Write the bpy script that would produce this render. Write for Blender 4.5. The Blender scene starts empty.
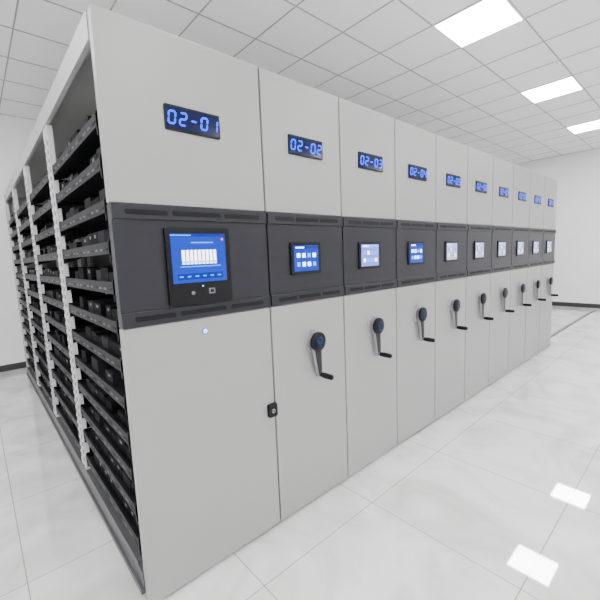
import bpy, math, random
from mathutils import Matrix, Vector
random.seed(4)
H=2.4; W=0.5748; W1=0.7273; Z1=1.231; Z2=1.712; BAY=1.131; NB=4; DEP=BAY*NB
HC=3.61; XR=9.6; YB=5.2; XL=-6.0; YF=-6.15
LE=52.0
# ---------------- materials
def mat(name,col,rough=.5,metal=0,emit=None,es=1,noise=0,nscale=20,bump=0,spec=None):
    m=bpy.data.materials.new(name); m.use_nodes=True; nt=m.node_tree; b=nt.nodes['Principled BSDF']
    b.inputs['Base Color'].default_value=(*col,1); b.inputs['Roughness'].default_value=rough; b.inputs['Metallic'].default_value=metal
    if spec is not None: b.inputs['Specular IOR Level'].default_value=spec
    if emit: b.inputs['Emission Color'].default_value=(*emit,1); b.inputs['Emission Strength'].default_value=es
    if noise or bump:
        tc=nt.nodes.new('ShaderNodeTexCoord'); n=nt.nodes.new('ShaderNodeTexNoise'); n.inputs['Scale'].default_value=nscale; n.inputs['Detail'].default_value=4
        nt.links.new(tc.outputs['Object'],n.inputs['Vector'])
        if noise:
            r=nt.nodes.new('ShaderNodeValToRGB'); r.color_ramp.elements[0].position=.3; r.color_ramp.elements[1].position=.7
            r.color_ramp.elements[0].color=(*[max(0,c*(1-noise)) for c in col],1); r.color_ramp.elements[1].color=(*[min(1,c*(1+noise)) for c in col],1)
            nt.links.new(n.outputs['Fac'],r.inputs['Fac']); nt.links.new(r.outputs['Color'],b.inputs['Base Color'])
        if bump:
            bp=nt.nodes.new('ShaderNodeBump'); bp.inputs['Strength'].default_value=bump; bp.inputs['Distance'].default_value=.002
            nt.links.new(n.outputs['Fac'],bp.inputs['Height']); nt.links.new(bp.outputs['Normal'],b.inputs['Normal'])
    return m
M={}
M['panel']=mat('cabinet_grey_paint',(.285,.282,.278),.38,noise=.02,nscale=300,bump=.05)
M['side']=mat('cabinet_side_paint',(.36,.36,.36),.45,noise=.02,nscale=60)
M['inner']=mat('cabinet_inner_sheet_shaded',(.08,.08,.085),.5,noise=.05,nscale=10)  # interior shade put into the colour of the sheet behind the racks
M['band']=mat('charcoal_band_paint',(.013,.013,.018),.40,noise=.05,nscale=200,spec=.28)
M['black']=mat('black_plastic',(.003,.003,.004),.4,noise=.1,nscale=80,spec=.2)
M['rubber']=mat('black_rubber',(.006,.006,.006),.8,noise=.1,nscale=80)
M['tray']=mat('dark_tray_metal',(.004,.004,.006),.5,0,noise=.1,nscale=40,spec=.18)
M['case']=mat('dark_storage_case',(.004,.004,.005),.7,0,noise=.1,nscale=40,spec=.08)
M['caseg']=mat('charcoal_storage_case',(.014,.014,.017),.7,0,noise=.1,nscale=40,spec=.08)
M['upright']=mat('upright_white_paint',(.60,.60,.61),.4,noise=.02,nscale=60)
M['slot']=mat('slot_pale',(.08,.08,.09),.5,noise=.05)
M['hole']=mat('slot_black',(.003,.003,.004),.6,noise=.05,spec=.2)
M['base']=mat('base_beam_grey',(.06,.06,.065),.4,noise=.05,nscale=30)
M['steel']=mat('steel_rail',(.45,.45,.44),.3,.8,noise=.08,nscale=30)
M['arm']=mat('handle_light_grey',(.26,.26,.28),.3,noise=.03)
M['armd']=mat('handle_dark_grey',(.012,.012,.014),.35,noise=.03,spec=.3)
M['bluecap']=mat('blue_hub_cap',(.003,.012,.055),.3,noise=.05,spec=.15)
M['disp']=mat('display_glass',(.002,.004,.02),.12,noise=.1,emit=(.0,.004,.08),es=.6,spec=.25)
M['digit']=mat('led_blue',(.0,.02,.5),.5,emit=(.002,.07,1),es=3.2,noise=.02,spec=.2)
M['scr']=mat('screen_blue',(.0,.015,.18),.15,emit=(.0,.04,.70),es=.85,noise=.05,spec=.2)
M['scrD']=mat('screen_darkblue',(.0,.01,.10),.15,emit=(.0,.018,.35),es=1.0,noise=.05,spec=.2)
M['scrL']=mat('screen_lavender',(.15,.15,.35),.15,emit=(.12,.16,.75),es=1.3,noise=.05,spec=.2)
M['scrP']=mat('screen_pale',(.3,.3,.36),.2,emit=(.30,.36,.62),es=1.1,noise=.05,spec=.2)
M['iw']=mat('ui_white',(.8,.8,.8),.3,emit=(.8,.9,1),es=4,noise=.02)
M['ic']=mat('ui_cyan',(.02,.2,.6),.3,emit=(.03,.26,1),es=2.4,noise=.02)
M['ir']=mat('ui_red',(.8,.05,.1),.3,emit=(1,.08,.12),es=1.5,noise=.02)
M['lamp']=mat('indicator_blue',(.1,.4,1),.3,emit=(.03,.35,1),es=7,noise=.02)
M['sensor']=mat('sensor_grey',(.15,.15,.17),.3,noise=.05)
M['wall']=mat('wall_white_paint',(.90,.90,.91),.7,noise=.01,nscale=3,bump=.05)
M['skirt']=mat('skirting_grey',(.03,.03,.033),.4,noise=.05)
M['ceil']=mat('ceiling_tile',(.92,.912,.91),.8,noise=.01,nscale=120,bump=.1)
M['tbar']=mat('ceiling_tbar',(.36,.35,.35),.5,noise=.03)
M['lframe']=mat('light_frame',(.85,.85,.85),.4,noise=.02)
M['light']=mat('light_diffuser',(1,1,1),.4,emit=(1,.995,.985),es=LE)
# floor
def floor_mat():
    m=bpy.data.materials.new('polished_floor_tile'); m.use_nodes=True; nt=m.node_tree; N=nt.nodes; L=nt.links; b=N['Principled BSDF']
    tc=N.new('ShaderNodeTexCoord'); sp=N.new('ShaderNodeSeparateXYZ'); L.new(tc.outputs['Object'],sp.inputs[0])
    def M2(op,a,v):
        n=N.new('ShaderNodeMath'); n.operation=op
        for i,s in enumerate((a,v)):
            if s is None: continue
            if isinstance(s,(int,float)): n.inputs[i].default_value=s
            else: L.new(s,n.inputs[i])
        return n.outputs[0]
    g=[]
    for ax,off in (('X',.30),('Y',.25)):
        a=M2('ADD',sp.outputs[ax],off+80); a=M2('DIVIDE',a,.8); a=M2('FRACT',a,None); a=M2('SUBTRACT',a,.5); a=M2('ABSOLUTE',a,None); g.append(M2('GREATER_THAN',a,.4968))
    j=M2('MAXIMUM',g[0],g[1])
    n1=N.new('ShaderNodeTexNoise'); n1.inputs['Scale'].default_value=1.6; n1.inputs['Detail'].default_value=8; n1.inputs['Distortion'].default_value=1.5
    L.new(tc.outputs['Object'],n1.inputs['Vector'])
    r=N.new('ShaderNodeValToRGB'); r.color_ramp.elements[0].position=.35; r.color_ramp.elements[0].color=(.53,.53,.525,1); r.color_ramp.elements[1].position=.6; r.color_ramp.elements[1].color=(.72,.72,.72,1)
    L.new(n1.outputs['Fac'],r.inputs['Fac'])
    mx=N.new('ShaderNodeMix'); mx.data_type='RGBA'; L.new(j,mx.inputs['Factor']); L.new(r.outputs['Color'],mx.inputs[6]); mx.inputs[7].default_value=(.28,.28,.27,1)
    L.new(mx.outputs[2],b.inputs['Base Color']); b.inputs['Roughness'].default_value=.03; b.inputs['IOR'].default_value=2.3
    return m
M['floor']=floor_mat()
# ---------------- mesh builder
class B:
    def __init__(s): s.v=[];s.f=[];s.m=[];s.mats=[]
    def mi(s,k):
        if k not in s.mats: s.mats.append(k)
        return s.mats.index(k)
    def add(s,vs,fs,k):
        o=len(s.v); s.v+=[tuple(v) for v in vs]; i=s.mi(k)
        for f in fs: s.f.append([o+a for a in f]); s.m.append(i)
    def box(s,x0,x1,y0,y1,z0,z1,k):
        s.add([(x,y,z) for x in (x0,x1) for y in (y0,y1) for z in (z0,z1)],[(0,1,3,2),(4,6,7,5),(0,4,5,1),(2,3,7,6),(0,2,6,4),(1,5,7,3)],k)
    def prism(s,pts,y0,y1,k):
        n=len(pts); vs=[(p[0],y0,p[1]) for p in pts]+[(p[0],y1,p[1]) for p in pts]
        s.add(vs,[tuple(range(n)),tuple(range(2*n-1,n-1,-1))]+[(i,i+n,(i+1)%n+n,(i+1)%n) for i in range(n)],k)
    def cyl(s,c,r0,r1,h,ax,k,n=28):
        ax=Vector(ax).normalized(); t=ax.orthogonal().normalized(); u=ax.cross(t); c=Vector(c)
        a=[c+(t*math.cos(i*2*math.pi/n)+u*math.sin(i*2*math.pi/n))*r0 for i in range(n)]
        b=[c+ax*h+(t*math.cos(i*2*math.pi/n)+u*math.sin(i*2*math.pi/n))*r1 for i in range(n)]
        s.add(a+b,[tuple(range(n-1,-1,-1)),tuple(range(n,2*n))]+[(i,(i+1)%n,(i+1)%n+n,i+n) for i in range(n)],k)
    def obj(s,name,parent=None,loc=(0,0,0),bev=0,smooth=False):
        me=bpy.data.meshes.new(name); me.from_pydata(s.v,[],s.f)
        for k in s.mats: me.materials.append(M[k])
        me.polygons.foreach_set('material_index',s.m)
        me.update()
        import bmesh
        bm=bmesh.new(); bm.from_mesh(me); bmesh.ops.recalc_face_normals(bm,faces=bm.faces); bm.to_mesh(me); bm.free()
        o=bpy.data.objects.new(name,me); bpy.context.collection.objects.link(o); o.location=loc
        if parent: o.parent=parent
        if bev:
            md=o.modifiers.new('bevel','BEVEL'); md.width=bev; md.segments=2; md.limit_method='ANGLE'
        if smooth:
            for p in me.polygons: p.use_smooth=True
            md=o.modifiers.new('es','EDGE_SPLIT'); md.split_angle=math.radians(35)
        return o
def empty(name,loc):
    e=bpy.data.objects.new(name,None); e.empty_display_size=.2; bpy.context.collection.objects.link(e); e.location=loc; return e
def rbox(x0,x1,z0,z1,r,n=5):
    p=[]
    for cx,cz,a0 in ((x1-r,z0+r,-90),(x1-r,z1-r,0),(x0+r,z1-r,90),(x0+r,z0+r,180)):
        for i in range(n+1):
            a=math.radians(a0+90*i/n); p.append((cx+r*math.cos(a),cz+r*math.sin(a)))
    return p
# ---------------- room
b=B(); b.box(XL,XR,YF,YB,-.1,0,'floor'); b.obj('floor')
b=B(); b.box(XL,XR,YF,YB,HC,HC+.1,'ceil'); ceil=b.obj('ceiling')
b=B(); TX0=-.02; TY0=-.21
x=TX0-math.floor((TX0-XL)/.6)*.6
while x<XR: b.box(x-.006,x+.006,YF,YB,HC-.004,HC,'tbar'); x+=.6
y=TY0-math.floor((TY0-YF)/.6)*.6
while y<YB: b.box(XL,XR,y-.006,y+.006,HC-.0045,HC,'tbar'); y+=.6
b.obj('t_bar_grid',ceil)
b=B(); b.box(XL,XR+.1,YB,YB+.1,0,HC,'wall'); b.obj('wall_back')
b=B(); b.box(XR,XR+.1,YF,YB,0,HC,'wall'); b.obj('wall_right')
b=B(); b.box(XL-.1,XL,YF,YB,0,HC,'wall'); b.obj('wall_left')
b=B(); b.box(XL,XR,YF-.1,YF,0,HC,'wall'); b.obj('wall_front')
b=B(); b.box(XL,XR-.012,YB-.012,YB,0,.09,'skirt'); b.obj('baseboard_back')
b=B(); b.box(XR-.012,XR,YF,YB-.012,0,.10,'skirt'); b.obj('baseboard_right')
b=B(); b.box(XL,XL+.012,YF,YB,0,.09,'skirt'); b.obj('baseboard_left')
# lights
def panel(x0,y0):
    e=empty('ceiling_light_panel',(x0+.3,y0+.3,HC))
    b=B()
    for a in (-1,1):
        b.box(min(a*.3,a*.285),max(a*.3,a*.285),-.3,.3,-.010,-.0,'lframe'); b.box(-.285,.285,min(a*.3,a*.285),max(a*.3,a*.285),-.010,-.0,'lframe')
    b.obj('frame',e)
    b=B(); b.box(-.285,.285,-.285,.285,-.007,-.001,'light'); b.obj('diffuser',e)
for i in range(-2,4):
    for y0 in (TY0,TY0-2.4,TY0-4.8): panel(TX0+2.4*i,y0)
for i in (-2,-1): panel(TX0+2.4*i,TY0+2.4)  # extra panels out of view, added to brighten the left side
# ---------------- seven segment
def seg_text(b,txt,cx,cz,h,y0,y1,k):
    w=h*.62; t=h*.13; pitch=h*.86; sl=.13
    S={'0':'abcdef','1':'bc','2':'abged','3':'abgcd','4':'fgbc','5':'afgcd','6':'afgedc','7':'abc','8':'abcdefg','9':'abcdfg','-':'g'}
    n=len(txt); x0=cx-(n-1)*pitch/2
    for i,ch in enumerate(txt):
        X=x0+i*pitch
        for s in S[ch]:
            g=t*.12
            hz={'a':h/2-t/2,'g':0,'d':-h/2+t/2}
            if s in hz:
                z=hz[s]; a=w/2-t/2-g
                pts=[(-a,z),(-a+t/2,z-t/2),(a-t/2,z-t/2),(a,z),(a-t/2,z+t/2),(-a+t/2,z+t/2)]
            else:
                xx=(w/2-t/2)*(1 if s in 'bc' else -1); zt,zb=(h/2-t/2-g,g) if s in 'bf' else (-g,-h/2+t/2+g)
                pts=[(xx,zb),(xx+t/2,zb+t/2),(xx+t/2,zt-t/2),(xx,zt),(xx-t/2,zt-t/2),(xx-t/2,zb+t/2)]
            b.prism([(X+p[0]+sl*p[1],cz+p[1]) for p in pts],y0,y1,k)
# ---------------- unit
def vents(b,w,z,y):
    m=.05; L=(w-2*m); a=L*.30
    for x0,x1 in ((m,m+a*.9),(m+a,m+a*2.2),(m+a*2.3,w-m)):
        h=.010; b.prism([(x0+h*.6,z-h),(x1-h*.2,z-h),(x1,z),(x1-h*.6,z+h),(x0+h*.2,z+h),(x0,z)],y-.0012,y+.001,'hole')
def ui_small(b,x0,x1,z0,z1,y,kind):
    w=x1-x0; h=z1-z0
    b.box(x0,x1,y-.0008,y,z1-h*.12,z1,'scrD' if kind=='B' else 'ic')
    b.box(x0+w*.05,x0+w*.4,y-.0014,y-.0007,z1-h*.09,z1-h*.04,'iw')
    if kind=='B': cols=['iw','iw','ic','iw','ic','iw','iw','ic']
    elif kind=='L': cols=['ic','iw','ic','ic','iw','ic','ic','iw']
    else: cols=['scrL','iw','scrL','scrL','iw','scrL','scrL','iw']
    for r in range(2):
        for c in range(4):
            cx=x0+w*(.16+c*.226); cz=z0+h*(.62-r*.36); s=h*.085
            b.box(cx-s,cx+s,y-.0008,y,cz-s,cz+s,cols[r*4+c])
def make_unit(k):
    w=W1 if k==0 else W; x0=-W1 if k==0 else (k-1)*W
    e=empty('mobile_shelving_unit',(x0,0,0)); g=.004
    b=B()
    b.box(g,w-g,0,.045,.012,Z1-.003,'panel'); b.box(g,w-g,0,.045,Z2+.003,H,'panel'); b.obj('front_panel',e,bev=.004)
    b=B(); b.box(g,w-g,-.004,.045,Z1,Z2,'band'); b.box(g,w-g,-.012,.0,Z1+.0,Z1+.058,'band'); b.box(g,w-g,-.012,.0,Z2-.058,Z2,'band')
    b.obj('control_band',e,bev=.003)
    b=B(); vents(b,w,Z2-.03,-.012); vents(b,w,Z1+.03,-.012); b.obj('vent_slots',e)
    cx=.365 if k==0 else .293; cz=2.07
    b=B(); b.prism(rbox(cx-.125,cx+.125,cz-.05,cz+.05,.006),-.008,.0,'black'); b.box(cx-.118,cx+.118,-.0095,-.007,cz-.043,cz+.043,'disp')
    seg_text(b,'02-%02d'%(k+1),cx,cz,.056,-.0115,-.009,'digit'); b.obj('number_display',e)
    b=B()
    if k==0:
        b.prism(rbox(.195,.495,1.295,1.625,.012),-.020,-.003,'black')
        sx0,sx1,sz0,sz1=.215,.470,1.39,1.60; y=-.0215
        b.box(sx0,sx1,y,-.019,sz0,sz1,'scr')
        b.box(sx0,sx1,y-.0008,y,sz1-.012,sz1,'scrD'); b.box(sx0,sx0+.09,y-.0016,y-.0008,sz1-.009,sz1-.005,'ic')
        b.box(sx0+.09,sx1-.06,y-.0008,y,sz1-.040,sz1-.036,'ic')
        for i in range(9):
            X=sx0+.045+i*.0185; b.box(X,X+.0130,y-.0008,y,sz0+.080,sz0+.140,'iw')
            b.box(X+.002,X+.0110,y-.0012,y-.0007,sz0+.086,sz0+.092,'scrD')
        b.box(sx0+.035,sx1-.03,y-.0008,y,sz0+.068,sz0+.071,'ic')
        b.box(sx0+.02,sx1-.02,y-.0008,y,sz0+.014,sz0+.040,'scrD')
        for i in range(6):
            X=sx0+.028+i*.036; b.box(X,X+.016,y-.0014,y-.0007,sz0+.025,sz0+.029,'ic')
        b.box(sx1-.018,sx1-.010,y-.0008,y,sz1-.028,sz1-.02,'ir')
        b.prism(rbox(.375,.405,1.335,1.36,.004),-.0225,-.019,'sensor'); b.box(.382,.398,-.0232,-.022,1.341,1.354,'black')
        b.cyl((.30,-.019,1.345),.008,.008,.003,(0,-1,0),'sensor',16)
        b.box(.345,.35,-.0215,-.019,1.37,1.375,'lamp')
    else:
        c=.257
        b.prism(rbox(c-.112,c+.112,1.385,1.56,.008),-.014,-.003,'black')
        kind={1:'scr',2:'scrL',3:'scr'}.get(k,'scrP')
        b.box(c-.092,c+.092,-.0155,-.013,1.402,1.543,kind)
        ui_small(b,c-.088,c+.088,1.405,1.54,-.0155,{1:'B',2:'L',3:'B'}.get(k,'P'))
    b.obj('touch_screen',e)
    if k==0:
        b=B(); b.cyl((.352,.0,1.165),.011,.009,.005,(0,-1,0),'lamp',20); b.cyl((.352,.0,1.165),.015,.015,.002,(0,-1,0),'sensor',20); b.obj('indicator_light',e)
        b=B(); b.prism(rbox(w-.055,w+.0,.645,.715,.008),-.022,.0,'black'); b.cyl((w-.03,-.022,.68),.012,.011,.008,(0,-1,0),'sensor',20); b.box(w-.035,w-.025,-.032,-.028,.678,.682,'black'); b.obj('door_lock',e,bev=.002)
    else:
        hx=.298; hz=.995
        b=B()
        b.cyl((hx,.0,hz),.066,.062,.012,(0,-1,0),'arm',40)
        b.cyl((hx,-.010,hz),.030,.028,.030,(0,-1,0),'black')
        b.cyl((hx,-.036,hz),.056,.056,.014,(0,-1,0),'black',40); b.cyl((hx,-.050,hz),.056,.044,.007,(0,-1,0),'black',40)
        b.cyl((hx,-.0565,hz),.028,.024,.004,(0,-1,0),'bluecap',32)
        ang=math.radians(random.choice([4,6,8,5])); dx,dz=math.sin(ang),-math.cos(ang); px,pz=-dz,dx
        L=.20; ex,ez=hx+dx*L,hz+dz*L
        def arm(r1,r2,y0,y1,mm):
            c1=[];c2=[]
            for i in range(9):
                a=math.pi*i/8
                c1.append((hx+r1*(px*math.cos(a)-dx*math.sin(a)),hz+r1*(pz*math.cos(a)-dz*math.sin(a))))
                c2.append((ex+r2*(-px*math.cos(a)+dx*math.sin(a)),ez+r2*(-pz*math.cos(a)+dz*math.sin(a))))
            b.prism(c1+c2,y0,y1,mm)
        arm(.040,.018,-.034,-.018,'arm'); arm(.030,.012,-.037,-.033,'armd')
        b.cyl((ex,-.02,ez),.011,.011,.03,(0,-1,0),'steel',16)
        b.cyl((ex,-.042,ez),.013,.017,.030,(0,-1,0),'black',20); b.cyl((ex,-.072,ez),.017,.015,.055,(0,-1,0),'black',20); b.cyl((ex,-.127,ez),.015,.008,.006,(0,-1,0),'black',20)
        b.obj('hand_crank',e,smooth=True)
    b=B()
    if k==0:
        ys=[.045+.012]+[BAY*i-.03 for i in (1,2,3)]+[DEP-.06]
        b.box(.0,w-.006,.046,DEP,H-.02,H-.001,'side'); b.box(0,.02,.046,DEP,H-.10,H-.02,'side'); b.box(.0,w-.006,DEP-.015,DEP,.05,H-.02,'side')
        b.box(w-.02,w-.006,.046,DEP-.015,.05,H-.02,'inner')
        b.box(.0,.05,.046,DEP,.05,.15,'base'); b.box(-.012,.0,.046,DEP,.05,.075,'base'); b.box(w-.06,w-.02,.046,DEP,.05,.15,'base'); b.box(.0,w-.02,.1,DEP-.02,.15,.165,'base')
        b.obj('carcass',e)
        b=B()
        for n_,y in enumerate(ys):
            prs=[(0,.035)] if n_==0 else ([(0,.04),(.085,.04)] if n_<4 else [(0,.04)])
            for oy,wd in prs:
                for X in (.004 if n_ else .03,.325,.64):
                    b.box(X,X+.03,y+oy,y+oy+wd,.15,H-.10,'upright')
                if n_:
                    z=.22
                    while z<H-.16:
                        b.box(.002,.005,y+oy+.015,y+oy+.025,z,z+.026,'hole'); z+=.0505
            for zz in (.4,1.2,2.0): b.box(.034,.325,y+.015,y+.025,zz,zz+.03,'upright')
        b.obj('uprights',e)
        b=B(); tb=B()
        for i in range(NB):
            ya=ys[i]+(.127 if i else .037); yb=ys[i+1]-.003
            for j in range(12):
                z=.24+j*.163
                b.box(.02,.30,ya,yb,z,z+.012,'tray')
                b.box(.010,.020,ya,yb,z-.020,z+.030,'tray')
                n=13; s=(yb-ya)/n
                for q in range(n):
                    b.box(.0085,.0105,ya+s*(q+.2),ya+s*(q+.75),z-.004,z+.004,'slot' if (q%3) else 'hole')
                for yy in (ya,yb-.012):
                    b.add([(.012,yy,z-.05),(.012,yy+.012,z-.05),(.012,yy,z+.04),(.012,yy+.012,z+.04),(.2,yy,z+.012),(.2,yy+.012,z+.012)],[(0,2,4),(1,5,3),(0,1,3,2),(2,3,5,4),(0,4,5,1)],'tray')
                y=ya+.02
                while y<yb-.16:
                    ww=random.uniform(.08,.15)
                    if random.random()<.75:
                        hh=random.choice([.055,.065,.075]); tb.box(.035,.26,y,y+ww*.94,z+.0125,z+.0125+hh,random.choice(['case','case','case','caseg']))
                        if random.random()<.3: tb.box(.0335,.035,y+ww*.3,y+ww*.55,z+.0125+hh*.65,z+.0125+hh*.85,'slot')
                    y+=ww
        b.obj('shelf_trays',e); tb.obj('stored_cases',e)
    else:
        b.box(.006,w-.006,.046,DEP,H-.02,H-.001,'side'); b.box(.006,w-.006,DEP-.015,DEP,.05,H-.02,'side')
        b.box(.006,.02,.046,DEP-.015,.05,H-.02,'side'); b.box(w-.02,w-.006,.046,DEP-.015,.05,H-.02,'side')
        b.box(.02,w-.02,.046,DEP-.02,.05,.15,'base')
        b.obj('carcass',e)
        b=B(); b.box(-.0035,.0035,.008,.04,.03,H-.005,'rubber')
        b.obj('rubber_seal',e)
    b=B()
    for i in range(5):
        yy=RAILS[i]
        for X in ((.12,w-.12)): b.cyl((X,yy-.012,.046),.034,.034,.024,(0,1,0),'steel',20)
    b.obj('wheels',e,smooth=True)
RAILS=[.165,1.2,2.25,3.35,4.4]
for k in range(10): make_unit(k)
for yy in RAILS:
    b=B(); b.box(-W1+.05,XR-.4,yy-.03,yy+.03,0,.006,'base'); b.box(-W1+.05,XR-.4,yy-.008,yy+.008,.006,.012,'steel'); b.obj('floor_rail')
# ---------------- camera
yaw,pit,rol=0.72674,-0.1204,-0.04018
f=Vector((math.sin(yaw)*math.cos(pit),math.cos(yaw)*math.cos(pit),math.sin(pit)))
r=Vector((math.cos(yaw),-math.sin(yaw),0)); u=r.cross(f)
r2=r*math.cos(rol)+u*math.sin(rol); u2=-r*math.sin(rol)+u*math.cos(rol)
cam=bpy.data.cameras.new('camera'); co=bpy.data.objects.new('camera',cam); bpy.context.collection.objects.link(co)
mt=Matrix((( r2.x,u2.x,-f.x,-1.13546),(r2.y,u2.y,-f.y,-1.51208),(r2.z,u2.z,-f.z,1.48718),(0,0,0,1)))
co.matrix_world=mt; cam.sensor_width=36; cam.lens=365.44*36/600; cam.clip_start=.01
bpy.context.scene.camera=co
w=bpy.data.worlds.new('world'); bpy.context.scene.world=w; w.use_nodes=True; w.node_tree.nodes['Background'].inputs[0].default_value=(.9,.9,.92,1); w.node_tree.nodes['Background'].inputs[1].default_value=.3
